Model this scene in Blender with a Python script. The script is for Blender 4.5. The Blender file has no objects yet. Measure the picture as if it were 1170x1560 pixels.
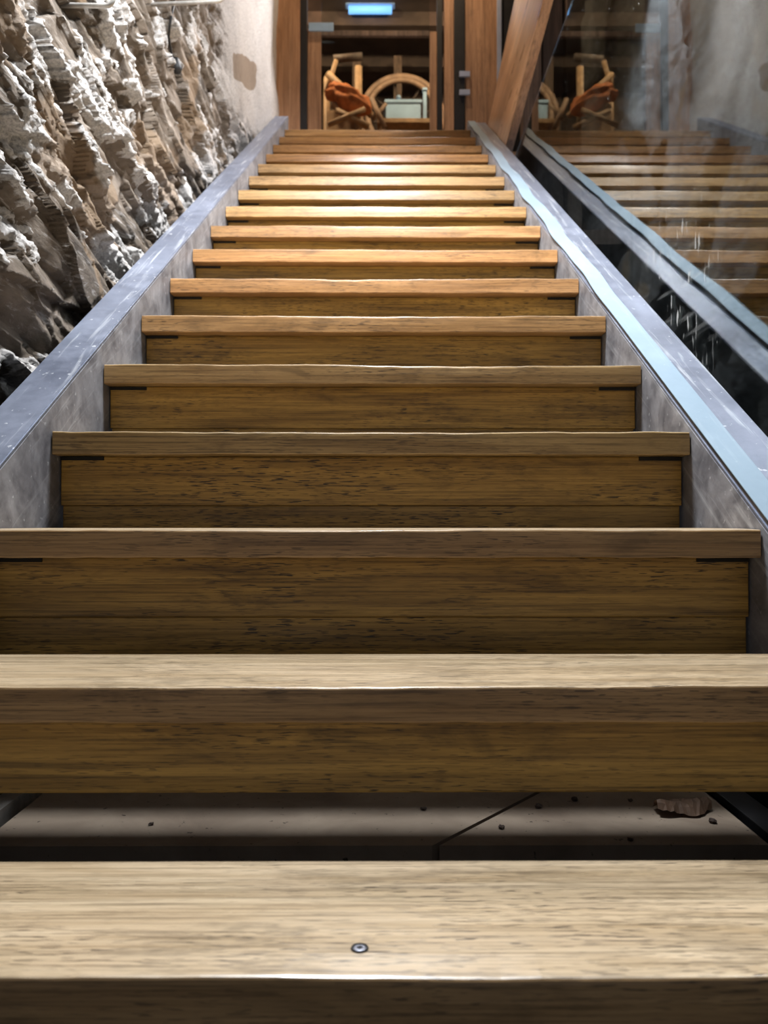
import bpy, bmesh, math, random
import numpy as np
from mathutils import Vector, Matrix, Euler
from mathutils.bvhtree import BVHTree

random.seed(7)
scene = bpy.context.scene
C = scene.collection

# ------------------------------------------------------------------ camera
F = 1172.0                         # focal length in pixels of the 1170x1560 frame
CAM = Vector((0.0162, 0.0, 0.571))
cd = bpy.data.cameras.new('camera')
cam = bpy.data.objects.new('camera', cd)
C.objects.link(cam)
cam.location = CAM
cam.rotation_euler = (math.radians(90.88), 0, math.radians(-0.293))
cd.sensor_fit = 'VERTICAL'
cd.sensor_height = 36.0
cd.lens = 36.0 * F / 1560.0
cd.clip_start = 0.02
cd.dof.use_dof = True
cd.dof.focus_distance = 1.35
cd.dof.aperture_fstop = 5.2
scene.camera = cam
CROT = cam.rotation_euler.to_matrix()

# ------------------------------------------------------------------ world, lights, exposure
w = bpy.data.worlds.new('world')
scene.world = w
w.use_nodes = True
w.node_tree.nodes['Background'].inputs[0].default_value = (0.60, 0.66, 0.80, 1)
w.node_tree.nodes['Background'].inputs[1].default_value = 0.12
vs = scene.view_settings
vs.view_transform = 'Standard'
vs.look = 'None'
vs.gamma = 1.0
vs.use_curve_mapping = False
vs.exposure = 1.15

LAMPS = [  # position, watts, colour, radius, aim, cone degrees
    ((-0.05, 1.72, 3.05), 245, (0.93, 0.96, 1.0), 0.22, (0.0, 1.75, 0.8), 155),
    ((0.0, 3.22, 3.08), 55, (0.97, 0.96, 0.98), 0.10, (0.0, 3.5, 1.6), 165),
    ((1.00, 3.45, 4.75), 620, (0.93, 0.95, 1.0), 0.07, (1.60, 3.95, 3.35), 65),
    ((0.50, 4.45, 4.75), 120, (1.0, 0.96, 0.97), 0.08, (-0.75, 4.45, 3.3), 85),  # added spot with no visible source, brightens the far plaster
]

# ------------------------------------------------------------------ pixel helpers
def ray(px, py):
    d = Vector(((px - 585) / F, (780 - py) / F, -1.0))
    return (CROT @ d).normalized()

def P(px, py, Y):
    d = ray(px, py)
    return CAM + d * ((Y - CAM.y) / d.y)

# ------------------------------------------------------------------ material helpers
def newmat(name):
    m = bpy.data.materials.new(name)
    m.use_nodes = True
    nt = m.node_tree
    b = nt.nodes['Principled BSDF']
    return m, nt, b

def N(nt, t, **kw):
    n = nt.nodes.new(t)
    for k, v in kw.items():
        setattr(n, k, v)
    return n

def L(nt, a, b):
    nt.links.new(a, b)

def coords(nt, scale=(1, 1, 1), rand=True, loc=(0, 0, 0), rot=(0, 0, 0), pre=0.0):
    tc = N(nt, 'ShaderNodeTexCoord')
    src = tc.outputs['Object']
    if rand:
        oi = N(nt, 'ShaderNodeObjectInfo')
        mu = N(nt, 'ShaderNodeMath', operation='MULTIPLY')
        mu.inputs[1].default_value = 37.0
        L(nt, oi.outputs['Random'], mu.inputs[0])
        va = N(nt, 'ShaderNodeVectorMath', operation='ADD')
        L(nt, src, va.inputs[0])
        L(nt, mu.outputs[0], va.inputs[1])
        src = va.outputs[0]
    if pre:
        m0 = N(nt, 'ShaderNodeMapping')
        m0.inputs['Rotation'].default_value = (pre, 0, 0)
        L(nt, src, m0.inputs['Vector'])
        src = m0.outputs[0]
    mp = N(nt, 'ShaderNodeMapping')
    mp.inputs['Scale'].default_value = scale
    mp.inputs['Location'].default_value = loc
    mp.inputs['Rotation'].default_value = rot
    L(nt, src, mp.inputs['Vector'])
    return mp.outputs[0]

def noise(nt, vec, scale=1, detail=4, rough=0.55, dist=0.0):
    n = N(nt, 'ShaderNodeTexNoise')
    n.inputs['Scale'].default_value = scale
    n.inputs['Detail'].default_value = detail
    n.inputs['Roughness'].default_value = rough
    n.inputs['Distortion'].default_value = dist
    L(nt, vec, n.inputs['Vector'])
    return n.outputs['Fac']

def ramp(nt, fac, stops):
    r = N(nt, 'ShaderNodeValToRGB')
    el = r.color_ramp.elements
    while len(el) > 1:
        el.remove(el[-1])
    for i, (p, c) in enumerate(stops):
        e = el[0] if i == 0 else el.new(p)
        e.position = p
        e.color = (c, c, c, 1) if not isinstance(c, tuple) else (c[0], c[1], c[2], 1)
    L(nt, fac, r.inputs['Fac'])
    return r.outputs['Color']

def mix(nt, fac, a, b, mode='MIX'):
    m = N(nt, 'ShaderNodeMix', data_type='RGBA', blend_type=mode)
    for sock, v in ((m.inputs[0], fac), (m.inputs[6], a), (m.inputs[7], b)):
        if isinstance(v, (int, float)):
            sock.default_value = v if sock == m.inputs[0] else (v, v, v, 1)
        elif isinstance(v, tuple):
            sock.default_value = (v[0], v[1], v[2], 1)
        else:
            L(nt, v, sock)
    return m.outputs[2]

def bump(nt, bsdf, h, strength, dist=0.002):
    bp = N(nt, 'ShaderNodeBump')
    bp.inputs['Strength'].default_value = strength
    bp.inputs['Distance'].default_value = dist
    L(nt, h, bp.inputs['Height'])
    L(nt, bp.outputs[0], bsdf.inputs['Normal'])

def wood(name, dark, light, grime=(0.02, 0.012, 0.006), axis='X', rough=(0.3, 0.5), pores=1.0,
         coat=0.0, dirt=0.5, sc=1.0, vary=0.25, tint=False):
    m, nt, b = newmat(name)
    def S(along, across):
        s = {'X': (along, across, across), 'Y': (across, along, across), 'Z': (across, across, along)}[axis]
        return tuple(v * sc for v in s)
    figure = noise(nt, coords(nt, S(1.6, 26)), 1, 3, 0.55, 1.4)
    grain = noise(nt, coords(nt, S(4, 260)), 1, 3, 0.65, 0.3)
    f = mix(nt, 0.30, figure, grain)
    col = ramp(nt, f, [(0.36, dark), (0.50, tuple((a + c) / 2 for a, c in zip(dark, light))), (0.64, light)])
    col = mix(nt, 1.0, col, ramp(nt, grain, [(0.34, 0.62), (0.48, 1.0), (0.7, 1.12)]), 'MULTIPLY')
    # laminations across the plank
    lam = noise(nt, coords(nt, S(0.35, 11)), 1, 0, 0.5)
    lamc = ramp(nt, lam, [(0.35, 0.82), (0.5, 1.0), (0.66, 1.10)])
    col = mix(nt, 1.0, col, lamc, 'MULTIPLY')
    # plank to plank tone
    oi = N(nt, 'ShaderNodeObjectInfo')
    tone = ramp(nt, oi.outputs['Random'], [(0.0, 1 - vary), (0.5, 1.0), (1.0, 1 + vary * 0.5)])
    col = mix(nt, 1.0, col, tone, 'MULTIPLY')
    if tint:
        col = mix(nt, 1.0, col, oi.outputs['Color'], 'MULTIPLY')
    # short dark pores along the grain
    p = noise(nt, coords(nt, S(36, 560)), 1, 1, 0.5)
    pm = ramp(nt, p, [(0.595, 0.0), (0.635, pores)])
    gate = ramp(nt, noise(nt, coords(nt, S(3, 14)), 1, 2), [(0.40, 0.25), (0.60, 1.0)])
    pm = mix(nt, 1.0, pm, gate, 'MULTIPLY')
    col = mix(nt, pm, col, grime)
    # worn-in dirt blotches
    d = noise(nt, coords(nt, S(7, 22)), 1, 5, 0.65, 0.6)
    dm = ramp(nt, d, [(0.54, 0.0), (0.68, dirt)])
    col = mix(nt, dm, col, tuple(c * 0.28 for c in dark))
    L(nt, col, b.inputs['Base Color'])
    r = noise(nt, coords(nt, S(4, 30)), 1, 4)
    rr = ramp(nt, r, [(0.3, rough[0]), (0.7, rough[1])])
    L(nt, rr, b.inputs['Roughness'])
    b.inputs['Coat Weight'].default_value = coat
    b.inputs['Coat Roughness'].default_value = 0.28
    bump(nt, b, mix(nt, 0.5, grain, pm), 0.22, 0.0012)
    return m

def plain(name, col, rough=0.6, metal=0.0, var=0.3, sc=8.0, bstr=0.15):
    m, nt, b = newmat(name)
    n = noise(nt, coords(nt, (sc,) * 3), 1, 5, 0.6)
    c = ramp(nt, n, [(0.3, tuple(v * (1 - var) for v in col)), (0.7, tuple(min(1, v * (1 + var)) for v in col))])
    L(nt, c, b.inputs['Base Color'])
    b.inputs['Roughness'].default_value = rough
    b.inputs['Metallic'].default_value = metal
    if bstr:
        bump(nt, b, n, bstr, 0.004)
    return m

def steel(name, dark, light, metal=0.75, rough=(0.32, 0.55), scratch=0.5, streak_rot=0.0, blot=3.0):
    m, nt, b = newmat(name)
    n = noise(nt, coords(nt, (blot, blot, blot)), 1, 6, 0.62, 0.8)
    fine = noise(nt, coords(nt, (26, 26, 26)), 1, 5, 0.7)
    f = mix(nt, 0.35, n, fine)
    col = ramp(nt, f, [(0.34, dark), (0.66, light)])
    s = noise(nt, coords(nt, (55, 3.0, 55), pre=-0.597), 1, 4, 0.65, 0.5)
    sm = ramp(nt, s, [(0.56, 0.0), (0.74, scratch)])
    col = mix(nt, sm, col, (0.75, 0.78, 0.82))
    sp = noise(nt, coords(nt, (70, 70, 70)), 1, 2, 0.5)
    spm = ramp(nt, sp, [(0.69, 0.0), (0.74, scratch)])
    col = mix(nt, spm, col, (0.8, 0.82, 0.85))
    L(nt, col, b.inputs['Base Color'])
    b.inputs['Metallic'].default_value = metal
    L(nt, ramp(nt, f, [(0.3, rough[0]), (0.7, rough[1])]), b.inputs['Roughness'])
    bump(nt, b, fine, 0.12, 0.002)
    return m

M = {}
M['tread'] = wood('tread_oak', (0.28, 0.158, 0.060), (0.46, 0.285, 0.125), rough=(0.32, 0.5), pores=0.65, coat=0.15, dirt=0.4, tint=True)
M['tread_top'] = wood('glare_worn_tread_oak', (0.42, 0.300, 0.170), (0.64, 0.500, 0.330), rough=(0.22, 0.38), pores=0.8, coat=0.45, dirt=0.45)  # paler top faces: glare put into the colour along with wear
M['riser'] = wood('riser_oak', (0.215, 0.116, 0.020), (0.46, 0.270, 0.056), rough=(0.34, 0.55), pores=0.9, coat=0.05, dirt=0.45)
M['warm'] = wood('fascia_wood', (0.42, 0.205, 0.090), (0.60, 0.345, 0.185), axis='Y', rough=(0.25, 0.4), pores=0.3, coat=0.4, dirt=0.1, sc=0.5)
M['post'] = wood('post_wood', (0.27, 0.135, 0.065), (0.42, 0.235, 0.125), axis='Z', rough=(0.45, 0.65), pores=0.3, dirt=0.25, sc=0.6)
M['oldwood'] = wood('old_wood', (0.075, 0.045, 0.030), (0.15, 0.095, 0.065), axis='Z', rough=(0.55, 0.8), pores=0.4, dirt=0.5, sc=0.6)
M['landing'] = wood('landing_wood', (0.2, 0.1, 0.04), (0.34, 0.19, 0.08), axis='X', rough=(0.3, 0.5), pores=0.4, dirt=0.2)
M['steel'] = steel('stringer_steel', (0.125, 0.142, 0.19), (0.25, 0.275, 0.345), metal=0.5, scratch=0.6)
M['web'] = steel('stringer_web_steel', (0.105, 0.105, 0.12), (0.33, 0.33, 0.35), metal=0.4, rough=(0.45, 0.65), scratch=0.3, blot=12)
M['alu'] = steel('bright_strip', (0.20, 0.275, 0.34), (0.25, 0.33, 0.40), metal=0.2, rough=(0.5, 0.65), scratch=0.1)
M['stripside'] = plain('strip_side', (0.055, 0.045, 0.038), 0.6, 0.2)
M['bracket'] = plain('bracket_iron', (0.012, 0.010, 0.008), 0.7, 0.3)
M['screw'] = plain('screw_steel', (0.32, 0.34, 0.40), 0.35, 0.9, 0.2, 300, 0)
M['black'] = plain('black_paint', (0.010, 0.010, 0.012), 0.5, 0.2)
M['cable'] = plain('cable_rubber', (0.012, 0.012, 0.013), 0.55)
M['pipe'] = plain('pipe_zinc', (0.42, 0.40, 0.37), 0.4, 0.5, 0.25, 40)
M['greybox'] = plain('grey_enamel', (0.27, 0.40, 0.56), 0.5, 0.1, 0.1)
M['orange'] = plain('orange_lump', (0.50, 0.155, 0.045), 0.85, 0, 0.4, 20, 0.4)
M['rimwood'] = plain('wheel_wood', (0.25, 0.155, 0.10), 0.6, 0, 0.35, 12)
M['tan'] = plain('tan_board', (0.34, 0.20, 0.10), 0.6, 0, 0.35, 12)
M['ceil'] = plain('ceiling_boards', (0.05, 0.033, 0.025), 0.85, 0, 0.4, 4)
M['floor'] = plain('floor_concrete', (0.06, 0.05, 0.035), 0.9, 0, 0.4, 6)
M['dark'] = plain('dark_plank', (0.055, 0.035, 0.026), 0.8, 0, 0.45, 5)
M['bluestrip'] = plain('pale_blue_metal', (0.40, 0.45, 0.58), 0.4, 0.3, 0.1)

def slabmat():
    m, nt, b = newmat('dusty_slab')
    n = noise(nt, coords(nt, (5, 5, 5), rand=False), 1, 6, 0.6, 0.4)
    c = ramp(nt, n, [(0.3, (0.20, 0.15, 0.11)), (0.7, (0.36, 0.29, 0.22))])
    sp = noise(nt, coords(nt, (60, 60, 60), rand=False), 1, 3, 0.6)
    c = mix(nt, ramp(nt, sp, [(0.66, 0.0), (0.73, 0.9)]), c, (0.03, 0.02, 0.012))
    L(nt, c, b.inputs['Base Color'])
    b.inputs['Roughness'].default_value = 0.9
    bump(nt, b, n, 0.3, 0.006)
    return m
M['slab'] = slabmat()

def rockmat(name, browns, pale, ochre, smooth=False):
    m, nt, b = newmat(name)
    big = noise(nt, coords(nt, (1.6, 2.2, 4.5), rand=False, rot=(0.16, 0, 0)), 1, 6, 0.62, 0.8)
    c = ramp(nt, big, [(0.30, browns[0]), (0.47, browns[1]), (0.62, browns[2]), (0.78, browns[3])])
    # thin mineral veins along the bedding
    v = noise(nt, coords(nt, (14, 5, 30), rand=False, rot=(0.16, 0, 0)), 1, 5, 0.7, 1.5)
    c = mix(nt, ramp(nt, v, [(0.56, 0.0), (0.68, 0.55)]), c, pale)
    c = mix(nt, ramp(nt, v, [(0.28, 0.55), (0.42, 0.0)]), c, tuple(x * 0.35 for x in browns[1]))
    # lime crust, masked by the vertex attribute
    at = N(nt, 'ShaderNodeAttribute', attribute_name='lime')
    cr = noise(nt, coords(nt, (14, 9, 26), rand=False, rot=(0.16, 0, 0)), 1, 9, 0.78, 0.5)
    add = N(nt, 'ShaderNodeMath', operation='ADD')
    L(nt, at.outputs['Fac'], add.inputs[0]); L(nt, cr, add.inputs[1])
    lm = ramp(nt, add.outputs[0], [(0.88, 0.0), (1.0, 0.9)])
    grain = noise(nt, coords(nt, (130, 130, 130), rand=False), 1, 3, 0.6)
    palec = ramp(nt, grain, [(0.32, tuple(x * 0.55 for x in pale)), (0.6, pale)])
    c = mix(nt, lm, c, palec)
    ao = N(nt, 'ShaderNodeAttribute', attribute_name='ochre')
    oc = noise(nt, coords(nt, (3, 3, 3), rand=False), 1, 3, 0.5)
    add2 = N(nt, 'ShaderNodeMath', operation='ADD')
    L(nt, ao.outputs['Fac'], add2.inputs[0]); L(nt, oc, add2.inputs[1])
    om = ramp(nt, add2.outputs[0], [(0.84, 0.0), (0.87, 0.85)])
    c = mix(nt, om, c, ochre)
    L(nt, c, b.inputs['Base Color'])
    b.inputs['Roughness'].default_value = 0.8
    h = noise(nt, coords(nt, (38, 30, 60), rand=False), 1, 9, 0.78)
    bump(nt, b, h, 0.25 if smooth else 0.9, 0.012)
    return m
M['rock'] = rockmat('rock_face', [(0.034, 0.026, 0.018), (0.12, 0.090, 0.062), (0.23, 0.18, 0.135), (0.34, 0.30, 0.26)],
                    (0.66, 0.63, 0.60), (0.215, 0.145, 0.085))
M['rock2'] = rockmat('rock_face_grey', [(0.035, 0.028, 0.026), (0.085, 0.072, 0.066), (0.14, 0.127, 0.125), (0.20, 0.188, 0.19)],
                     (0.30, 0.295, 0.31), (0.2, 0.14, 0.09), True)

def glassmat():
    m, nt, b = newmat('dusty_glass')
    nt.nodes.remove(b)
    out = [n for n in nt.nodes if n.type == 'OUTPUT_MATERIAL'][0]
    fr = N(nt, 'ShaderNodeFresnel'); fr.inputs['IOR'].default_value = 1.52
    mu = N(nt, 'ShaderNodeMath', operation='MULTIPLY', use_clamp=True); mu.inputs[1].default_value = 0.92
    L(nt, fr.outputs[0], mu.inputs[0])
    tr = N(nt, 'ShaderNodeBsdfTransparent'); tr.inputs[0].default_value = (0.86, 0.90, 0.89, 1)
    gl = N(nt, 'ShaderNodeBsdfGlossy'); gl.inputs['Roughness'].default_value = 0.012
    gl.inputs[0].default_value = (0.95, 0.97, 0.98, 1)
    m1 = N(nt, 'ShaderNodeMixShader')
    L(nt, mu.outputs[0], m1.inputs[0]); L(nt, tr.outputs[0], m1.inputs[1]); L(nt, gl.outputs[0], m1.inputs[2])
    # dried drips and scratches on the glass
    tc = N(nt, 'ShaderNodeTexCoord')
    vd = N(nt, 'ShaderNodeVectorMath', operation='DISTANCE')
    mp = N(nt, 'ShaderNodeMapping')
    mp.inputs['Scale'].default_value = (0, 1, 1)
    L(nt, tc.outputs['Object'], mp.inputs[0])
    L(nt, mp.outputs[0], vd.inputs[0]); vd.inputs[1].default_value = (0, 2.06, 1.12)
    near = ramp(nt, vd.outputs['Value'], [(0.05, 1.0), (0.34, 0.0)])
    drip = noise(nt, coords(nt, (1, 62, 13), rand=False), 1, 2, 0.5, 0.0)
    hatch = noise(nt, coords(nt, (1, 5, 60), rand=False, rot=(-0.60, 0, 0)), 1, 2, 0.5, 0.0)
    da = ramp(nt, drip, [(0.63, 0.0), (0.69, 1.0)])
    ha = ramp(nt, hatch, [(0.58, 0.0), (0.72, 0.22)])
    s = mix(nt, 1.0, da, ha, 'ADD')
    s = mix(nt, 1.0, s, near, 'MULTIPLY')
    speck = noise(nt, coords(nt, (1, 120, 70), rand=False), 1, 1, 0.5)
    sk = ramp(nt, speck, [(0.80, 0.0), (0.82, 0.5)])
    s = mix(nt, 1.0, s, sk, 'ADD')
    df = N(nt, 'ShaderNodeBsdfDiffuse'); df.inputs[0].default_value = (0.7, 0.7, 0.68, 1)
    m2 = N(nt, 'ShaderNodeMixShader')
    sf = N(nt, 'ShaderNodeMath', operation='MULTIPLY', use_clamp=True); sf.inputs[1].default_value = 0.55
    L(nt, s, sf.inputs[0])
    L(nt, sf.outputs[0], m2.inputs[0]); L(nt, m1.outputs[0], m2.inputs[1]); L(nt, df.outputs[0], m2.inputs[2])
    L(nt, m2.outputs[0], out.inputs[0])
    return m
M['glass'] = glassmat()

def emit(name, col, strength):
    m, nt, b = newmat(name)
    b.inputs['Base Color'].default_value = (*col, 1)
    b.inputs['Emission Color'].default_value = (*col, 1)
    b.inputs['Emission Strength'].default_value = strength
    return m
M['tube'] = emit('tube_light_glow', (0.16, 0.42, 0.95), 0.75)
M['bulb'] = emit('lamp_glow', (1.0, 0.97, 0.93), 4.0)

# ------------------------------------------------------------------ mesh helpers
def link(name, me, mat, parent=None, loc=(0, 0, 0), smooth=False):
    if mat is not None and not me.materials:
        me.materials.append(mat)
    o = bpy.data.objects.new(name, me)
    C.objects.link(o)
    o.location = loc
    if parent:
        o.parent = parent
    if smooth:
        me.polygons.foreach_set('use_smooth', [True] * len(me.polygons))
    return o

def obj(name, bm, mat, parent=None, loc=(0, 0, 0), smooth=False):
    me = bpy.data.meshes.new(name)
    bm.normal_update()
    bm.to_mesh(me)
    bm.free()
    return link(name, me, mat, parent, loc, smooth)

def empty(name, loc=(0, 0, 0), parent=None):
    o = bpy.data.objects.new(name, None)
    C.objects.link(o)
    o.location = loc
    o.empty_display_size = 0.1
    if parent:
        o.parent = parent
    return o

def tag(o, label, cat, group=None):
    o['label'] = label
    o['category'] = cat
    if group:
        o['group'] = group
    return o

def struct(o, label=None):
    o['kind'] = 'structure'
    if label:
        o['label'] = label
    return o

def box(bm, lo, hi, bev=0.0):
    v = [bm.verts.new((x, y, z)) for x in (lo[0], hi[0]) for y in (lo[1], hi[1]) for z in (lo[2], hi[2])]
    fs = [(0, 1, 3, 2), (4, 6, 7, 5), (0, 4, 5, 1), (2, 3, 7, 6), (0, 2, 6, 4), (1, 5, 7, 3)]
    faces = [bm.faces.new([v[i] for i in f]) for f in fs]
    if bev:
        es = list({e for f in faces for e in f.edges})
        bmesh.ops.bevel(bm, geom=es, offset=bev, segments=2, affect='EDGES', profile=0.6)
    return faces

def bxo(name, lo, hi, mat, parent=None, bev=0.0, loc=(0, 0, 0)):
    bm = bmesh.new()
    box(bm, lo, hi, bev)
    bmesh.ops.recalc_face_normals(bm, faces=bm.faces)
    return obj(name, bm, mat, parent, loc)

def prism(bm, pts, axis_vec):
    """extrude a planar polygon along a vector"""
    a = [bm.verts.new(p) for p in pts]
    b = [bm.verts.new(Vector(p) + Vector(axis_vec)) for p in pts]
    n = len(pts)
    bm.faces.new(a[::-1]); bm.faces.new(b)
    for i in range(n):
        bm.faces.new((a[i], a[(i + 1) % n], b[(i + 1) % n], b[i]))
    bmesh.ops.recalc_face_normals(bm, faces=bm.faces)

def tube(bm, pts, r, seg=10, closed=False):
    pts = [Vector(p) for p in pts]
    rings = []
    n = len(pts)
    up = None
    for i, p in enumerate(pts):
        t = (pts[(i + 1) % n] - pts[i - 1]) if closed else (pts[min(i + 1, n - 1)] - pts[max(i - 1, 0)])
        t.normalize()
        if up is None:
            up = t.orthogonal().normalized()
        up = (up - t * up.dot(t)).normalized()
        sd = t.cross(up)
        rr = r[i] if isinstance(r, (list, tuple)) else r
        rings.append([bm.verts.new(p + (up * math.cos(2 * math.pi * k / seg) + sd * math.sin(2 * math.pi * k / seg)) * rr) for k in range(seg)])
    for i in range(n if closed else n - 1):
        a, b = rings[i], rings[(i + 1) % n]
        for k in range(seg):
            bm.faces.new((a[k], a[(k + 1) % seg], b[(k + 1) % seg], b[k]))
    if not closed:
        bm.faces.new(rings[0][::-1]); bm.faces.new(rings[-1])
    bmesh.ops.recalc_face_normals(bm, faces=bm.faces)

def tubeo(name, pts, r, mat, parent=None, seg=10, closed=False):
    bm = bmesh.new()
    tube(bm, pts, r, seg, closed)
    return obj(name, bm, mat, parent, smooth=True)

# ------------------------------------------------------------------ numpy noise
def _hash(ix, iy, seed):
    h = (ix.astype(np.int64) * 374761393 + iy.astype(np.int64) * 668265263 + seed * 1442695041) & 0xffffffff
    h = ((h ^ (h >> 13)) * 1274126177) & 0xffffffff
    return ((h ^ (h >> 16)) & 0xffff) / 65535.0

def vnoise(x, y, seed=0):
    ix, iy = np.floor(x), np.floor(y)
    fx, fy = x - ix, y - iy
    fx = fx * fx * fx * (fx * (fx * 6 - 15) + 10); fy = fy * fy * fy * (fy * (fy * 6 - 15) + 10)
    a = _hash(ix, iy, seed); b = _hash(ix + 1, iy, seed); c = _hash(ix, iy + 1, seed); d = _hash(ix + 1, iy + 1, seed)
    return (a + (b - a) * fx) * (1 - fy) + (c + (d - c) * fx) * fy

def fbm(x, y, oct=4, seed=0, gain=0.5):
    s, a, t = 0, 1.0, 0
    for o in range(oct):
        s = s + a * vnoise(x * 2 ** o + 17.3 * o, y * 2 ** o - 9.1 * o, seed + o)
        t += a
        a *= gain
    return s / t

def facets(x, y, seed):
    """jittered cells, each a tilted plane: returns height in about -1..1"""
    ix, iy = np.floor(x), np.floor(y)
    best = np.full(x.shape, 1e9); hgt = np.zeros(x.shape)
    for dx in (-1, 0, 1):
        for dy in (-1, 0, 1):
            cx, cy = ix + dx, iy + dy
            px = cx + _hash(cx, cy, seed); py = cy + _hash(cx, cy, seed + 1)
            d = (x - px) ** 2 + (y - py) ** 2
            h = (_hash(cx, cy, seed + 2) - 0.5) * 1.2 + (x - px) * (_hash(cx, cy, seed + 3) - 0.5) * 1.6 - (y - py) * (_hash(cx, cy, seed + 4) * 1.2)
            mk = d < best
            best = np.where(mk, d, best); hgt = np.where(mk, h, hgt)
    return hgt

def grid_mesh(name, X, Y, Z, mat, attrs=None, flip=False):
    n, m = X.shape
    me = bpy.data.meshes.new(name)
    co = np.stack([X, Y, Z], -1).reshape(-1, 3).astype(np.float32)
    idx = np.arange(n * m).reshape(n, m)
    q = np.stack([idx[:-1, :-1], idx[1:, :-1], idx[1:, 1:], idx[:-1, 1:]], -1).reshape(-1, 4)
    if flip:
        q = q[:, ::-1]
    me.vertices.add(n * m); me.vertices.foreach_set('co', co.ravel())
    me.loops.add(q.size); me.loops.foreach_set('vertex_index', q.ravel().astype(np.int32))
    me.polygons.add(len(q))
    me.polygons.foreach_set('loop_start', (np.arange(len(q)) * 4).astype(np.int32))
    me.polygons.foreach_set('loop_total', np.full(len(q), 4, np.int32))
    me.update(calc_edges=True)
    me.polygons.foreach_set('use_smooth', np.ones(len(q), bool))
    for k, a in (attrs or {}).items():
        at = me.attributes.new(k, 'FLOAT', 'POINT')
        at.data.foreach_set('value', a.ravel().astype(np.float32))
    return link(name, me, mat)

# ------------------------------------------------------------------ staircase dimensions
G, R = 0.276, 0.1878            # going and rise
HW = 0.6197                     # half the clear width
NT = 17
def nose(k):
    return (k + 1.39) * G, k * R            # Y and Z of the front top edge of step k
SL = R / G
Z0 = -1.39 * G * SL                         # nosing line: z = SL*Y + Z0
def nz(Y):
    return SL * Y + Z0
LAND_Y, LAND_Z = nose(NT)
CEIL = 5.75

# ------------------------------------------------------------------ setting: floor, walls, ceiling
fl = struct(bxo('floor', (-1.6, -1.2, -0.15), (2.2, 5.3, -0.05), M['floor']), 'dark concrete floor below the staircase')
ST = 0.03
def seam(y): return 0.11 + (y - 1.302) * (0.309 - 0.11) / (1.528 - 1.302)
for pts in ([(-0.66, 1.302), (seam(1.302) - 0.006, 1.302), (seam(1.95) - 0.006, 1.95), (-0.66, 1.95)],
            [(seam(1.302) + 0.006, 1.302), (0.672, 1.302), (0.672, 1.95), (seam(1.95) + 0.006, 1.95)]):
    bm = bmesh.new()
    prism(bm, [(x, y, -0.05) for x, y in pts], (0, 0, ST + 0.05))
    obj('floor_slab', bm, M['slab'], fl)

# left rock wall ------------------------------------------------------
ys = np.concatenate([np.linspace(0.2, 1.25, 50, endpoint=False), np.linspace(1.25, 3.0, 330, endpoint=False), np.linspace(3.0, 5.85, 260)])
zs = np.concatenate([np.linspace(-0.55, 0.5, 90, endpoint=False), np.linspace(0.5, 2.9, 400, endpoint=False), np.linspace(2.9, 4.4, 160, endpoint=False), np.linspace(4.4, CEIL + 0.5, 50)])
U, V = np.meshgrid(ys, zs, indexing='ij')
V = np.clip(V - 0.16 * (U - 3.0), -0.05, CEIL)          # rows follow the bedding
def rock_height(U, V):
    t = V + 0.16 * U; s = U - 0.16 * V
    wx = fbm(s * 1.3, t * 1.6, 4, 3) - 0.5; wy = fbm(s * 1.1 + 9, t * 1.5 + 4, 4, 5) - 0.5
    t2 = t + 0.20 * wy; s2 = s + 0.3 * wx
    h = 0.11 * (fbm(s * 0.9, t * 1.4, 3, 11) - 0.5)
    q = t2 / 0.21; i = np.floor(q); fr = q - i
    amp = np.clip(-0.15 + 1.5 * vnoise(s2 * 2.1 + i * 13.7, i * 3.1, 21), 0, 1.3)
    saw = np.where(fr < 0.26, fr / 0.26, 1 - (fr - 0.26) / 0.74)
    h += 0.036 * amp * (saw - 0.5)
    q = (t2 + 0.1 * wx) / 0.067; i = np.floor(q); fr = q - i
    amp = np.clip(vnoise(s2 * 3.1 + i * 7.7, i * 1.7, 22) * 1.8 - 0.45, 0, 1.3)
    saw = np.where(fr < 0.34, fr / 0.34, 1 - (fr - 0.34) / 0.66)
    h += 0.020 * amp * (saw - 0.5)
    h += 0.027 * facets(s2 * 2.2, t2 * 4.2, 31)
    h += 0.016 * facets(s2 * 6.5, t2 * 11, 41)
    return h, s, t
H, S_, T_ = rock_height(U, V)
wob = 0.35 * (fbm(U * 2.2, V * 2.2, 4, 77) - 0.5)
far = np.clip((U - 3.72 - wob) / 0.22, 0, 1) * np.clip((V - nz(U) - (0.50 - 0.45 * (U - 3.6)) + wob) / 0.14, 0, 1)      # smooth limed part by the landing
Hs = 0.10 * (fbm(U * 1.2, V * 0.9, 3, 51) - 0.5) + 0.03 * (fbm(U * 5, V * 3, 3, 52) - 0.5)
H = H * (1 - far) + Hs * far
# lime crust: proud, granular sheets over smoother brown rock
up = np.clip((V - nz(U) - 0.42) / 0.70, -0.6, 1)
field = fbm(S_ * 3.2 + 0.35 * fbm(U * 4, V * 4, 3, 19), T_ * 7.0, 6, 73, 0.60)
bias = 0.115 * up - 0.045 + 0.05 * np.exp(-((U - 1.85) / 0.5) ** 2 - ((V - 1.8) / 0.45) ** 2) - 0.05 * np.clip((U - 2.4) / 0.6, 0, 1)
foot = np.exp(-((V - nz(U) - 0.06) / 0.14) ** 2)
bias = bias * (1 - foot) + foot * (-0.01)
crust = np.clip((field + bias - 0.485) / 0.035, 0, 1); crust = crust * crust * (3 - 2 * crust)
crust = crust * (1 - far) + far
grit = fbm(S_ * 38, T_ * 58, 4, 63, 0.65) - 0.5
H += (0.012 * crust + 0.030 * grit * crust) * (1 - 0.85 * far) + 0.010 * (fbm(S_ * 14, T_ * 26, 4, 65, 0.6) - 0.5) * (1 - 0.8 * far)
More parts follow.
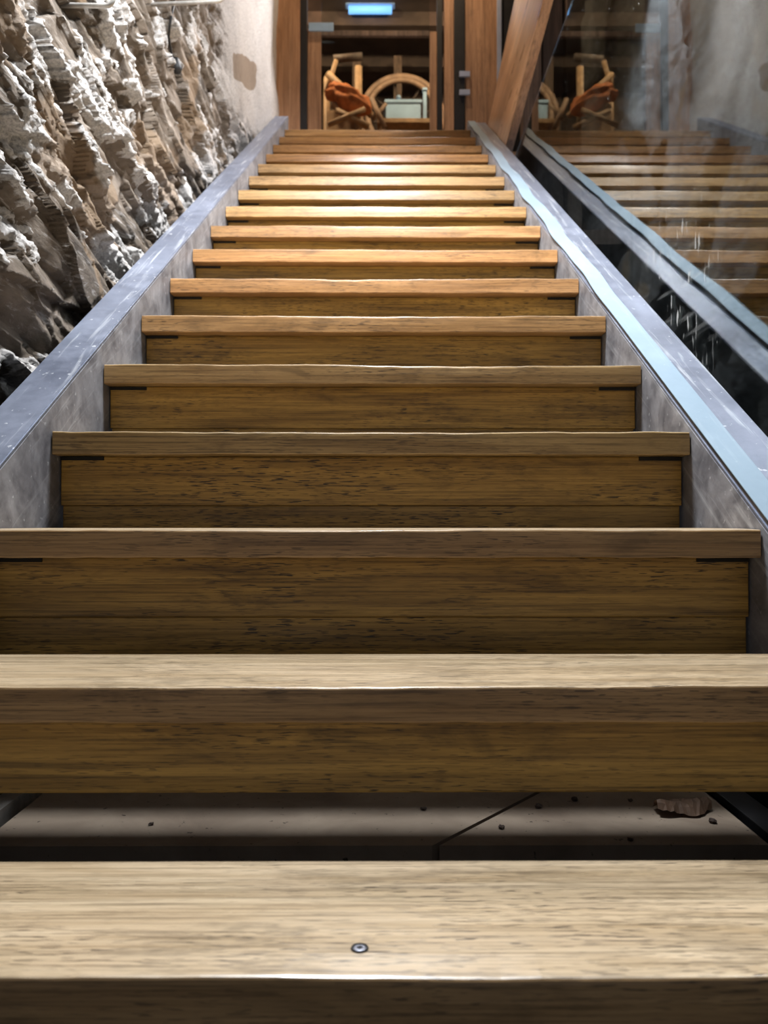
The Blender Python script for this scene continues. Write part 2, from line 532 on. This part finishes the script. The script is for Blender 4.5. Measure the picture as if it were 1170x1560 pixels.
Xw = -0.790 + H + 0.055 * np.clip((U - 4.0) / 0.8, 0, 1)
lim = -0.722 + np.clip(V - (nz(U) + 0.10), 0, 0.3) * 0.12
Xw = np.where(Xw > lim - 0.03, lim - 0.03 * np.exp(-(np.clip(Xw - lim + 0.03, 0, 1)) / 0.03), Xw)
lime = 0.20 + 0.42 * crust + 0.25 * (fbm(S_ * 2, T_ * 3, 3, 71) - 0.5) + 0.12 * far
och = 0.30 * fbm(U * 2.1, V * 2.7, 2, 81) + 0.10
pY = P(368, 102, 4.6)
och += far * (0.75 * np.exp(-((U - 4.32) / 0.34) ** 4 - ((V - 3.13 - 0.5 * (U - 4.3)) / 0.10) ** 4) - 0.25)
wl = grid_mesh('wall_left', Xw, U, V, M['rock'], {'lime': lime, 'ochre': och})
struct(wl, 'rough brown and white rock face along the left of the stairs')
rock_tree = BVHTree.FromPolygons([tuple(v.co) for v in wl.data.vertices], [tuple(p.vertices) for p in wl.data.polygons])
def on_rock(px, py):
    h = rock_tree.ray_cast(CAM, ray(px, py))
    return h[0] if h[0] is not None else P(px, py, 2.5)

# right rock wall behind the glass -------------------------------------
ys2 = np.linspace(0.2, 6.0, 200); zs2 = np.linspace(-0.05, CEIL, 200)
U2, V2 = np.meshgrid(ys2, zs2, indexing='ij')
H2 = 0.30 * (fbm(U2 * 0.8, V2 * 0.6, 3, 91) - 0.5) + 0.07 * facets(U2 * 1.6, V2 * 1.1, 93) + 0.04 * (fbm(U2 * 7, V2 * 5, 4, 95) - 0.5)
wr = grid_mesh('wall_right', 1.62 - H2, U2, V2, M['rock2'],
               {'lime': 0.2 + 0.45 * fbm(U2 * 1.4, V2 * 0.9, 3, 97), 'ochre': 0.35 * fbm(U2 * 2, V2, 2, 98)}, flip=True)
struct(wr, 'grey rock wall behind the glass partition')

struct(bxo('ceiling', (-2.6, -1.2, CEIL), (3.0, 9.3, CEIL + 0.1), M['ceil']), 'dark boarded ceiling above the upper room')
for j, yy in enumerate((6.3, 7.0, 7.7, 8.4)):
    bxo('joist', (-2.4, yy, CEIL - 0.14), (2.8, yy + 0.10, CEIL), M['dark'], bpy.data.objects['ceiling'])

# upper landing: boards
ld = struct(bxo('floor_landing', (-2.4, LAND_Y + 0.30, LAND_Z - 0.14), (2.8, 9.2, LAND_Z - 0.03), M['dark']), 'boarded floor of the upper landing')
yy = LAND_Y + 0.30
while yy < 9.1:
    bxo('board', (-2.4, yy, LAND_Z - 0.03), (2.8, yy + 0.137, LAND_Z), M['landing'], ld)
    yy += 0.14

# back wall of the upper room: dark vertical planks
wb = struct(bxo('wall_back', (-2.4, 9.2, LAND_Z - 0.1), (2.8, 9.3, CEIL), M['dark']), 'dark plank wall at the back of the upper room')
for i in range(26):
    x = -2.4 + i * 0.2
    bxo('plank', (x, 9.17 - 0.012 * (i % 3), LAND_Z), (x + 0.192, 9.2, CEIL), M['oldwood'] if i % 4 else M['dark'], wb)
struct(bxo('wall_room_left', (-2.5, 5.9, LAND_Z - 0.1), (-2.4, 9.3, CEIL), M['dark']), 'dark side wall of the upper room, left')
struct(bxo('wall_room_right', (2.8, 5.9, LAND_Z - 0.1), (2.9, 9.3, CEIL), M['dark']), 'dark side wall of the upper room, right')

# ------------------------------------------------------------------ the staircase
stair = tag(empty('staircase', (0, nose(1)[0], -0.05)),
            'straight wooden staircase with thick oak treads between grey steel stringers', 'staircase')
def child(o, parent):
    """parent while the mesh stays where it is in the world"""
    o.parent = parent
    o.matrix_parent_inverse = Matrix.Translation(-Vector(parent_world(parent)))
    return o
def parent_world(p):
    l = Vector(p.location)
    return l + (parent_world(p.parent) if p.parent else Vector())

TH, DEP = 0.046, 0.81 * G
rng = np.random.default_rng(5)
def tread_mesh(k, width, depth):
    nx = 72
    xs = np.linspace(-width / 2, width / 2, nx + 1)
    # profile, front lower edge round to back lower edge (y, z, wear weight)
    prof = [(0.0025, -TH, 0), (0.0008, -TH + 0.0008, 0), (0, -TH + 0.0025, 0), (0, -0.024, 0.1), (0, -0.008, 0.5), (0, -0.0028, 0.9), (0.0009, -0.0008, 1),
            (0.0030, 0, 1), (0.016, 0, 0.75), (0.035, 0, 0.4), (0.075, 0, 0.12), (depth - 0.003, 0, 0), (depth, -0.003, 0), (depth, -TH, 0)]
    ph = rng.uniform(0, 50)
    x01 = xs / width + 0.5
    wear = 0.0015 + 0.0032 * np.exp(-((x01 - rng.uniform(0.42, 0.66)) / 0.2) ** 2) * rng.uniform(0.4, 1.2) \
        + 0.0022 * (vnoise(xs * 9 + ph, xs * 0 + ph, 5) - 0.4) + 0.0012 * (vnoise(xs * 31 + ph, xs * 0 + ph, 6) - 0.5)
    wear = np.clip(wear, 0, None)
    lower = 0.0016 * (vnoise(xs * 24 + ph, xs * 0, 8) - 0.5)
    bm = bmesh.new()
    rows = []
    for i, x in enumerate(xs):
        r = []
        for (y, z, wt) in prof:
            dz = -wear[i] * wt; dy = wear[i] * 0.45 * wt if z > -0.02 and y < 0.02 else 0
            if z < -TH + 0.01 and y < 0.01:
                dz += lower[i]
            r.append(bm.verts.new((x, y + dy, z + dz)))
        rows.append(r)
    n = len(prof)
    for i in range(nx):
        for j in range(n):
            fc = bm.faces.new((rows[i][j], rows[i][(j + 1) % n], rows[i + 1][(j + 1) % n], rows[i + 1][j]))
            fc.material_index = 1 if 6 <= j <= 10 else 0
    bm.faces.new(rows[0]); bm.faces.new(rows[-1][::-1])
    bmesh.ops.recalc_face_normals(bm, faces=bm.faces)
    me = bpy.data.meshes.new('tread')
    bm.to_mesh(me); bm.free()
    return me

def board_mesh(name, w_, z0, z1, y0, y1, bev=0.0025):
    bm = bmesh.new()
    box(bm, (-w_ / 2, y0, z0), (w_ / 2, y1, z1), bev)
    bmesh.ops.recalc_face_normals(bm, faces=bm.faces)
    me = bpy.data.meshes.new(name)
    bm.to_mesh(me); bm.free()
    return me
SET = 0.040
riser_me = board_mesh('riser_board', 2 * HW - 0.006, -0.144, -TH - 0.0004, SET, SET + 0.028)
lower_me = board_mesh('lower_riser_board', 2 * HW - 0.012, -0.208, -0.1442, SET + 0.003, SET + 0.028)
tab_me = board_mesh('bracket', 0.085, -TH - 0.0085, -TH - 0.0008, SET - 0.003, SET + 0.002, 0.0008)

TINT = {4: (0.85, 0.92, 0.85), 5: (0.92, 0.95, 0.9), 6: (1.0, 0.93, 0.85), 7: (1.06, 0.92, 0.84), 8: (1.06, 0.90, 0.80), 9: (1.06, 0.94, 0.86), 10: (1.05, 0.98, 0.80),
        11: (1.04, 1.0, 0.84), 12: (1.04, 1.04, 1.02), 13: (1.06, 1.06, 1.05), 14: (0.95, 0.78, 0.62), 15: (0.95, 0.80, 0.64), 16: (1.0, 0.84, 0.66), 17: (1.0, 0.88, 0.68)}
for k in range(1, NT + 1):
    y, z = nose(k)
    dep = DEP if k < NT else 0.30
    t = link('tread', tread_mesh(k, 2 * HW - 0.005, dep), M['tread'], stair, (0, y - stair.location.y, z - stair.location.z))
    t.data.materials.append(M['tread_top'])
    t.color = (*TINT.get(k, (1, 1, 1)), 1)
    link('riser_board', riser_me, M['riser'], t)
    if k >= 3:
        link('lower_riser_board', lower_me, M['riser'], t)
    for s in (-1, 1):
        link('bracket', tab_me, M['bracket'], t, (s * (HW - 0.046), 0, 0))
    if k == 1:
        # countersunk screw
        c = CAM + ray(548, 1443) * ((z - CAM.z) / ray(548, 1443).z)
        bm = bmesh.new()
        r = 0.0058
        rim = [bm.verts.new((r * math.cos(a), r * math.sin(a), 0.0007)) for a in np.linspace(0, 2 * math.pi, 20, endpoint=False)]
        inn = [bm.verts.new((r * .78 * math.cos(a), r * .78 * math.sin(a), 0.0010)) for a in np.linspace(0, 2 * math.pi, 20, endpoint=False)]
        bot = [bm.verts.new((r * math.cos(a), r * math.sin(a), -0.004)) for a in np.linspace(0, 2 * math.pi, 20, endpoint=False)]
        for i in range(20):
            bm.faces.new((rim[i], rim[(i + 1) % 20], inn[(i + 1) % 20], inn[i]))
            bm.faces.new((bot[i], bot[(i + 1) % 20], rim[(i + 1) % 20], rim[i]))
        bm.faces.new(inn)
        bmesh.ops.recalc_face_normals(bm, faces=bm.faces)
        sc_ = obj('screw', bm, M['screw'], t, (c.x, c.y - y, -0.0012))
        sc_['label'] = 'small steel screw head sunk in the lowest tread'
        # dark ring and recess of the screw
        bm = bmesh.new()
        box(bm, (-0.0026, -0.0006, 0.0010), (0.0026, 0.0006, 0.0016)); box(bm, (-0.0006, -0.0026, 0.0010), (0.0006, 0.0026, 0.0016))
        tube(bm, [(0.0070 * math.cos(a), 0.0066 * math.sin(a), 0.0) for a in np.linspace(0, 2 * math.pi, 24, endpoint=False)], 0.0013, 6, True)
        obj('screw_recess', bm, M['bracket'], t, (c.x, c.y - y, -0.0010))

# stringers: web plate, top flange, bottom flange
def sloped(name, x0, x1, h0, h1, ya, yb, mat, parent, wav=None, n=1):
    """bar parallel to the nosing line between heights h0..h1 above it"""
    bm = bmesh.new()
    rows = []
    for i in range(n + 1):
        yy = ya + (yb - ya) * i / n
        o = wav(yy) if wav else (0, 0)
        zz = nz(yy)
        rows.append([bm.verts.new(p) for p in ((x0 + o[0], yy, zz + h0 + o[1]), (x1 + (o[0] if n > 1 else 0), yy, zz + h0 + o[1]), (x1 + (o[0] if n > 1 else 0), yy, zz + h1 + o[1]), (x0 + o[0], yy, zz + h1 + o[1]))])
    for a, b in zip(rows, rows[1:]):
        for j in range(4):
            bm.faces.new((a[j], b[j], b[(j + 1) % 4], a[(j + 1) % 4]))
    bm.faces.new(rows[0]); bm.faces.new(rows[-1][::-1])
    bmesh.ops.recalc_face_normals(bm, faces=bm.faces)
    es = [e for e in bm.edges if abs(e.verts[0].co.y - e.verts[1].co.y) > 1e-5 and len(e.link_faces) == 2 and e.calc_face_angle(0) > 0.7]
    if n == 1:
        bmesh.ops.bevel(bm, geom=es, offset=min(0.0022, abs(x1 - x0) * 0.3), segments=2, affect='EDGES')
    return child(obj(name, bm, mat), parent)

YA, YB = 0.42, 5.30
HL, HR = 0.0545, 0.0136
sl_ = empty('stringer', (0, 0, 0), stair); sl_.location = Vector((-HW, nose(1)[0], 0)) - stair.location
sr_ = empty('stringer', (0, 0, 0), stair); sr_.location = Vector((HW, nose(1)[0], 0)) - stair.location
sl_['label'] = 'left grey steel stringer against the rock'
sr_['label'] = 'right grey steel stringer with a pale strip on top'
sloped('web', -HW - 0.009, -HW, -0.33, HL - 0.008, YA, YB, M['web'], sl_)
sloped('top_flange', -0.714, -HW, HL - 0.008, HL, YA, YB, M['steel'], sl_)
sloped('bottom_flange', -0.70, -HW, -0.338, -0.33, YA, YB, M['steel'], sl_)
sloped('web', HW, HW + 0.009, -0.33, HR - 0.008, YA, YB, M['web'], sr_)
sloped('top_flange', HW, 0.748, HR - 0.008, HR, YA, YB, M['steel'], sr_)
sloped('bottom_flange', HW, 0.72, -0.338, -0.33, YA, YB, M['steel'], sr_)
def wav(yy):
    a = min(1, max(0, (yy - 1.9) / 0.4))
    return (0.0035 * a * math.sin(yy * 11 + 0.6) + 0.002 * a * math.sin(yy * 23), 0.0030 * a * math.sin(yy * 9.3))
sloped('strip_core', HW + 0.002, 0.667, HR, HR + 0.0115, YA, YB, M['stripside'], sr_, wav, 160)
o = sloped('strip_cover', HW - 0.001, 0.669, HR + 0.0115, HR + 0.0135, YA, YB, M['alu'], sr_, wav, 160)
o['label'] = 'pale bluish metal strip on the stringer'
# feet on the floor beside the slab
bxo('foot_rail', (-0.72, 1.30, -0.05), (-0.682, 2.0, 0.045), M['pipe'], None)
tag(bpy.data.objects['foot_rail'], 'pale metal rail on the floor under the left edge of the stairs', 'rail')
tag(bxo('foot_beam', (0.688, 0.9, -0.05), (0.745, 2.0, 0.036), M['black'], None, 0.002),
    'dark beam on the floor under the right edge of the stairs', 'beam')

# ------------------------------------------------------------------ glass partition on the right
GX = 0.800
gp = tag(empty('glass_partition', (GX, 2.4, -0.05)), 'tall reflecting glass partition of joined panes right of the stairs', 'glass partition')
for a, b in ((0.04, 1.21), (1.21, 2.38), (2.38, 3.55), (3.55, 4.72)):
    o = bxo('glass_pane', (GX, a + 0.0003, -0.05), (GX + 0.002, b - 0.0003, 2.71), M['glass'])
    child(o, gp)

# sloping timber fascia of the floor opening
bm = bmesh.new()
def fz(Y): return 2.79 - 0.148 * (Y - 4.446)
ya, yb = 1.3, 5.26
prism(bm, [(0.752, ya, fz(ya)), (0.752, yb, fz(yb)), (0.752, yb, fz(yb) + 0.61), (0.752, ya, fz(ya) + 0.61)], (0.048, 0, 0))
fa = obj('timber_fascia', bm, M['warm'])
tag(fa, 'wide varnished timber fascia beam above the glass at the upper right', 'beam')

# ------------------------------------------------------------------ doorway at the landing
DY = 5.72
dr = empty('door_1', (0, DY, LAND_Z))
struct(dr, 'doorway of timber and black steel posts with a glass pane at the top of the stairs')
def post(name, x0, x1, mat, Y=DY, d=0.06, y0=None, y1=None, parent=dr, label=None):
    a, b = P(x0, 100, Y), P(x1, 100, Y)
    zt = CEIL if y0 is None else P(x0, y0, Y).z
    zb = LAND_Z if y1 is None else P(x0, y1, Y).z
    o = bxo(name, (a.x, Y, zb), (b.x, Y + d, zt), mat, None, 0.003)
    if parent:
        child(o, parent)
    if label:
        o['label'] = label
    return o
post('wood_post', 396, 457, M['post'], d=0.10)
post('steel_post', 457.5, 467.5, M['black'])
post('wood_jamb', 468.5, 489, M['post'], Y=DY + 0.02, d=0.04, y0=44)
post('steel_post', 666, 674, M['black'])
post('wood_jamb', 655, 665.5, M['post'], Y=DY + 0.02, d=0.04, y0=48)
post('wood_post', 677, 691.5, M['post'], d=0.05)
post('steel_post', 692, 708, M['black'])
post('side_panel', 708.5, 757, M['post'], Y=DY + 0.01, d=0.03)
post('edge_strip', 757.5, 764, M['bluestrip'], d=0.03)
post('side_panel', 764.5, 860, M['black'], Y=DY + 0.02, d=0.03)
post('transom', 489.5, 654.5, M['oldwood'], Y=DY + 0.03, d=0.03, y0=46, y1=54)
a, b = P(489.5, 100, DY + 0.05), P(654.5, 100, DY + 0.05)
o = bxo('pane', (a.x, DY + 0.064, LAND_Z), (b.x, DY + 0.066, CEIL), M['glass'])
child(o, dr)
o = post('hinge_plate', 470, 508, M['greybox'], Y=DY - 0.012, d=0.01, y0=34, y1=47)
for yy0 in (108, 136):
    post('latch', 700, 716, M['bluestrip'], Y=DY - 0.02, d=0.018, y0=yy0, y1=yy0 + 8)
# timber boarding right of the landing, seen through the glass
for i, (x, yy_, wd) in enumerate(((1.02, 5.35, 0.13), (1.17, 5.40, 0.14), (1.33, 5.36, 0.10))):
    o = bxo('dark_timber_post', (x, yy_, LAND_Z - 0.6), (x + wd, yy_ + 0.12, CEIL), M['oldwood'], None, 0.006)
    tag(o, ('dark timber post nearest the fascia, behind the glass', 'middle dark timber post behind the glass', 'rightmost dark timber post behind the glass, by the grey rock')[i], 'post', 'timber posts behind the glass')
fd = struct(bxo('floor_ledge', (0.86, 5.25, LAND_Z - 0.7), (1.75, 5.9, LAND_Z - 0.6), M['dark']), 'dark ledge behind the glass')

# ------------------------------------------------------------------ things in the upper room
def pbox(name, x0, x1, y0, y1, Y, d, mat, parent=None, bev=0.004):
    a, b = P(x0, y1, Y), P(x1, y0, Y)
    o = bxo(name, (a.x, Y, a.z), (b.x, Y + d, b.z), mat, None, bev)
    if parent:
        child(o, parent)
    return o
WY = 7.2
# display table that carries the grey box, below the line of sight
tz = P(615, 193, 6.9).z
tb = tag(empty('display_table', (0.1, 6.9, LAND_Z)), 'low wooden table carrying the grey box in the upper room', 'table')
tp = P(575, 193, 6.9).x; tq = P(668, 193, 6.9).x
child(bxo('table_top', (tp, 6.75, tz - 0.04), (tq, 7.2, tz), M['tan'], None, 0.004), tb)
for sx in (tp + 0.02, tq - 0.07):
    for sy in (6.78, 7.14):
        child(bxo('leg', (sx, sy, LAND_Z), (sx + 0.05, sy + 0.05, tz - 0.04), M['tan']), tb)
gb = tag(empty('metal_box', P(615, 193, 6.9)), 'light grey metal box on the table in front of the wooden wheel', 'box')
pbox('body', 588, 641, 153, 192.5, 6.9, 0.22, M['greybox'], gb, 0.01)
pbox('lid', 586, 643, 151, 156, 6.89, 0.24, M['greybox'], gb, 0.006)
c = P(607, 149, 7.0)
bm = bmesh.new(); bmesh.ops.create_uvsphere(bm, u_segments=12, v_segments=8, radius=0.024, matrix=Matrix.Translation(c))
child(obj('knob', bm, M['greybox'], smooth=True), gb)
cp = tag(empty('grey_upright', P(646, 193, 6.95)), 'slim grey metal upright beside the grey box', 'post')
pbox('shaft', 644.5, 650, 136, 192.5, 6.93, 0.03, M['greybox'], cp)
pbox('cap', 643.6, 651, 133, 137, 6.92, 0.05, M['greybox'], cp)

# wooden wheel
wc = P(612, 178, WY + 0.35); px = (WY + 0.35) / F
wh = tag(empty('wooden_wheel', (wc.x, wc.y, LAND_Z)), 'large wooden spoked wheel behind the grey box', 'wheel')
def ring(rr, t, yoff):
    return [(wc.x + rr * math.cos(a), wc.y + yoff, wc.z + rr * math.sin(a)) for a in np.linspace(0, 2 * math.pi, 64, endpoint=False)]
child(tubeo('rim', ring(62 * px, 0, 0.0), 5.0 * px, M['rimwood'], None, 8, True), wh)
child(tubeo('inner_rim', ring(52 * px, 0, -0.05), 4.0 * px, M['rimwood'], None, 8, True), wh)
child(tubeo('hub', [(wc.x, wc.y - 0.1, wc.z), (wc.x, wc.y + 0.1, wc.z)], 0.07, M['rimwood'], None, 14), wh)
for i in range(8):
    a = 2 * math.pi * i / 8 + 0.2
    child(tubeo('spoke', [(wc.x + 0.05 * math.cos(a), wc.y, wc.z + 0.05 * math.sin(a)), (wc.x + 60 * px * math.cos(a), wc.y, wc.z + 60 * px * math.sin(a))], 0.012, M['dark'], None, 8), wh)
for s in (-1, 1):
    child(tubeo('stand_leg', [(wc.x, wc.y + s * 0.13, wc.z), (wc.x - 0.1, wc.y + s * 0.16, LAND_Z)], 0.03, M['rimwood'], None, 8), wh)

# timber trestle on the left with an orange mass on it
TY = 6.7
tr = tag(empty('timber_trestle', (P(530, 190, TY).x, TY, LAND_Z)), 'rough timber trestle with an unidentified orange mass, left of the wooden wheel', 'trestle')
def strut(name, pts, r, mat, par):
    child(tubeo(name, pts, r, mat, None, 6), par)
q = 0.0285
strut('upright', [P(546, 102, TY), Vector((P(546, 192, TY).x, TY, LAND_Z))], 0.034, M['tan'], tr)
strut('upright', [P(498, 118, TY + .05), Vector((P(496, 192, TY).x, TY + .05, LAND_Z))], 0.03, M['tan'], tr)
strut('brace', [P(497, 140, TY - .05), P(512, 92, TY - .05)], 0.022, M['tan'], tr)
strut('brace', [P(499, 112, TY - .06), P(566, 176, TY - .06)], 0.03, M['tan'], tr)
strut('cross_bar', [P(508, 90, TY + .08), P(552, 86, TY + .08)], 0.035, M['oldwood'], tr)
strut('brace', [P(506, 160, TY - .12), P(560, 194, TY - .12)], 0.026, M['tan'], tr)
pbox('board', 497, 548, 168, 200, TY + 0.02, 0.05, M['tan'], tr)
strut('brace', [P(566, 150, TY), P(586, 194, TY)], 0.022, M['rimwood'], tr)
strut('brace', [P(588, 158, TY + .1), P(568, 182, TY + .1)], 0.018, M['rimwood'], tr)
strut('brace', [P(500, 190, TY - .27), P(556, 166, TY - .27)], 0.022, M['tan'], tr)
strut('brace', [P(512, 168, TY - .25), P(562, 192, TY - .25)], 0.024, M['tan'], tr)
# made-up lump for an orange mass of unknown kind
c = P(530, 150, TY - 0.14)
bm = bmesh.new()
bmesh.ops.create_icosphere(bm, subdivisions=4, radius=1.0)
for v in bm.verts:
    d = v.co.copy()
    nn = float(fbm(np.array([d.x * 2.3 + 5]), np.array([d.z * 2.3 + d.y]), 3, 13)[0])
    f_ = 0.55 + 0.9 * nn
    v.co = Vector((d.x * 0.185 * f_ + d.z * -0.04, d.y * 0.10 * f_, d.z * 0.10 * f_ - 0.07 * d.x)) + c
ob = child(obj('orange_mass', bm, M['orange'], smooth=True), tr)
ob['label'] = 'unidentified orange mass on the trestle'
# posts of the room
for x0, x1, nm, lb in ((537, 550, 'roof_post', 'dim wooden roof post above the timber trestle'), (600, 612, 'roof_post', 'dim wooden roof post above the wooden wheel')):
    a, b = P(x0, 60, 8.2), P(x1, 60, 8.2)
    tag(bxo(nm, (a.x, 8.2, LAND_Z), (b.x, 8.28, CEIL - 0.14), M['oldwood'], None, 0.004), lb, 'post', 'roof posts of the upper room')
# strip light with a bluish tube
ly = 7.6
lt = tag(empty('strip_light', P(565, 8, ly)), 'bluish glowing strip light under the ceiling of the upper room', 'light')
a, b = P(531, 15, ly), P(597, 15, ly)
child(tubeo('tube', [a, b], 6.0 * ly / F, M['tube'], None, 12), lt)
child(bxo('housing', (a.x - 0.03, ly - 0.03, a.z + 0.045), (b.x + 0.03, ly + 0.06, a.z + 0.09), M['greybox'], None, 0.004), lt)
for xx in (a.x + 0.05, b.x - 0.05):
    child(bxo('hanger', (xx, ly, a.z + 0.09), (xx + 0.012, ly + 0.012, CEIL), M['black']), lt)

# ------------------------------------------------------------------ on the rock wall: rungs, cable
def rung(pts, r, label):
    t = tag(tubeo('iron_rung', pts, r, M['pipe'], None, 10), label, 'rung', 'iron rungs in the rock')
    return t
def arc(c, r, a0, a1, ux, uy, n=7):
    return [Vector(c) + (Vector(ux) * math.cos(a) + Vector(uy) * math.sin(a)) * r for a in np.linspace(a0, a1, n)]
def make_rung(xa, ya, xb, yb, r, label):
    h = on_rock(xa, ya)
    p0 = h + ray(xa, ya) * 0.05
    p1 = P(xb, yb, h.y + 0.02)
    q1 = p1 + Vector((r * 3.5, 0, r * 3.5))
    top = q1 + Vector((0, 0.02, 0.16))
    rung([p0, h] + arc(p1 + Vector((0, 0, r * 3.5)), r * 3.5, -math.pi / 2, 0, (1, 0, 0), (0, 0, 1)) + [top, top + Vector((-0.35, 0.03, 0.04))], r, label)
    return p1
make_rung(93, 8, 160, 9, 0.0066, 'bent iron rung sticking out of the rock at the top left corner')
make_rung(231, 7, 330, 2, 0.0070, 'thin iron rung above the hanging black cable')
n_ = -ray(262, 60)
cps = [on_rock(266, 2) + n_ * 0.03] + [on_rock(x, y) + n_ * 0.02 for x, y in ((260, 30), (257, 55), (261, 80), (268, 97))]
cb = tag(empty('hanging_cable', cps[-1]), 'thin black cable hanging down the rock to a black plug', 'cable')
child(tubeo('cord', cps, 0.0045, M['cable'], None, 8), cb)
c = cps[-1]
child(tubeo('plug', [c + Vector((0, 0, 0.03)), c + Vector((0, 0, 0.01)), c + Vector((0.004, 0, -0.02)), c + Vector((0.004, 0, -0.035))], [0.008, 0.016, 0.022, 0.014], M['cable'], None, 12), cb)

# ------------------------------------------------------------------ debris on the floor slab
def chip(name, px, py, zz, size, mat, seed, label, cat, group=None, thick=0.25):
    d = ray(px, py); c = CAM + d * ((zz - CAM.z) / d.z)
    bm = bmesh.new()
    bmesh.ops.create_icosphere(bm, subdivisions=2, radius=1.0)
    rr = random.Random(seed)
    for v in bm.verts:
        k_ = rr.uniform(0.65, 1.2)
        v.co = Vector((v.co.x * size[0] * k_, v.co.y * size[1] * k_, (v.co.z + 1) * size[0] * thick * k_))
    return tag(obj(name, bm, mat, None, c), label, cat, group)
# curled scrap of bark
d = ray(1040, 1236); c = CAM + d * ((ST - CAM.z) / d.z)
bm = bmesh.new()
nu, nv = 18, 7
rows = []
rr = random.Random(3)
for i in range(nu):
    u = i / (nu - 1) * 2 - 1
    r_ = []
    for j in range(nv):
        v = j / (nv - 1) * 2 - 1
        wdt = (1 - 0.55 * abs(u) ** 2) * (1 + 0.25 * math.sin(u * 5) * (1 if v > 0 else .6))
        r_.append(bm.verts.new((u * 0.056 + rr.uniform(-.002, .002), v * 0.034 * wdt + 0.012 * u, 0.006 + 0.016 * (1 - v * v) + 0.010 * max(0, -u) * (v < 0) + rr.uniform(-.002, .002))))
    rows.append(r_)
for i in range(nu - 1):
    for j in range(nv - 1):
        bm.faces.new((rows[i][j], rows[i + 1][j], rows[i + 1][j + 1], rows[i][j + 1]))
bmesh.ops.solidify(bm, geom=bm.faces[:], thickness=0.003)
bmesh.ops.recalc_face_normals(bm, faces=bm.faces)
bk = obj('bark_scrap', bm, M['rimwood'], None, c)
tag(bk, 'curled brown scrap of bark lying on the floor below the second step', 'debris')
crumbs = ((645, 1234, 'dark crumb of dirt just left of the slanting floor seam'), (820, 1231, 'dark crumb of dirt just right of the slanting floor seam'),
          (875, 1220, 'dark crumb of dirt on the floor slab nearest the step above, mid right'), (764, 1262, 'dark crumb of dirt touching the slanting floor seam'),
          (960, 1221, 'dark crumb of dirt on the floor slab left of the bark scrap'), (960, 1281, 'dark crumb of dirt at the front edge of the right floor slab'),
          (1085, 1253, 'dark crumb of dirt on the floor slab right of the bark scrap'), (230, 1257, 'lone dark crumb of dirt on the left floor slab'))
for i, (x, y, lb) in enumerate(crumbs):
    chip('crumb', x, y, ST, (random.uniform(0.005, 0.009), random.uniform(0.005, 0.012)), M['dark'], i, lb, 'debris', 'crumbs on the floor slab', 0.5)

# ------------------------------------------------------------------ lamps above the stairs, one added to brighten the far plaster
for i, (p, wts, col, rad, aim, cone) in enumerate(LAMPS):
    t = tag(empty('spot_lamp', p), ('black hanging spot lamp above the lower steps', 'black hanging spot lamp above the upper steps', 'black hanging spot lamp behind the glass', 'added unseen spot lamp that brightens the far plaster')[i], 'lamp', 'hanging spot lamps')
    ld_ = bpy.data.lights.new('lamp_light', 'SPOT')
    ld_.energy = wts * 1.0
    ld_.color = col
    ld_.shadow_soft_size = rad
    ld_.spot_size = math.radians(cone)
    ld_.spot_blend = 0.6
    lo = bpy.data.objects.new('lamp_light', ld_)
    C.objects.link(lo)
    lo.parent = t
    dv = (Vector(aim) - Vector(p)).normalized()
    lo.rotation_euler = dv.to_track_quat('-Z', 'Y').to_euler()
    lo.location = dv * 0.02
    V_ = Vector(p)
    def ringpts(h): return V_ - dv * h
    child(tubeo('shade', [ringpts(0.02), ringpts(0.06), ringpts(0.14), ringpts(0.17)], [0.09, 0.075, 0.05, 0.02], M['black'], None, 16), t)
    child(tubeo('cord', [V_ + Vector((0, 0, 0.16)), Vector((p[0], p[1], CEIL))], 0.004, M['cable'], None, 6), t)

# warm lamps of the upper room, plus one added to brighten the door jambs
for i, (p, wts) in enumerate((((-0.9, 6.35, 5.35), 60), ((0.85, 6.3, 5.35), 55), ((0.25, 5.15, 5.48), 30))):
    t = tag(empty('ceiling_lamp', p), ('warm ceiling lamp of the upper room, left', 'warm ceiling lamp of the upper room, right', 'added unseen warm lamp that brightens the door jambs')[i], 'lamp', 'warm ceiling lamps')
    ld_ = bpy.data.lights.new('lamp_light', 'POINT')
    ld_.energy = wts; ld_.color = (1.0, 0.72, 0.45); ld_.shadow_soft_size = 0.06
    lo = bpy.data.objects.new('lamp_light', ld_)
    C.objects.link(lo); lo.parent = t
    V_ = Vector(p)
    child(tubeo('shade', [V_ + Vector((0, 0, 0.10)), V_ + Vector((0, 0, 0.12)), V_ + Vector((0, 0, 0.2))], [0.10, 0.09, 0.03], M['black'], None, 16), t)
    child(tubeo('cord', [V_ + Vector((0, 0, 0.2)), Vector((p[0], p[1], CEIL))], 0.004, M['cable'], None, 6), t)
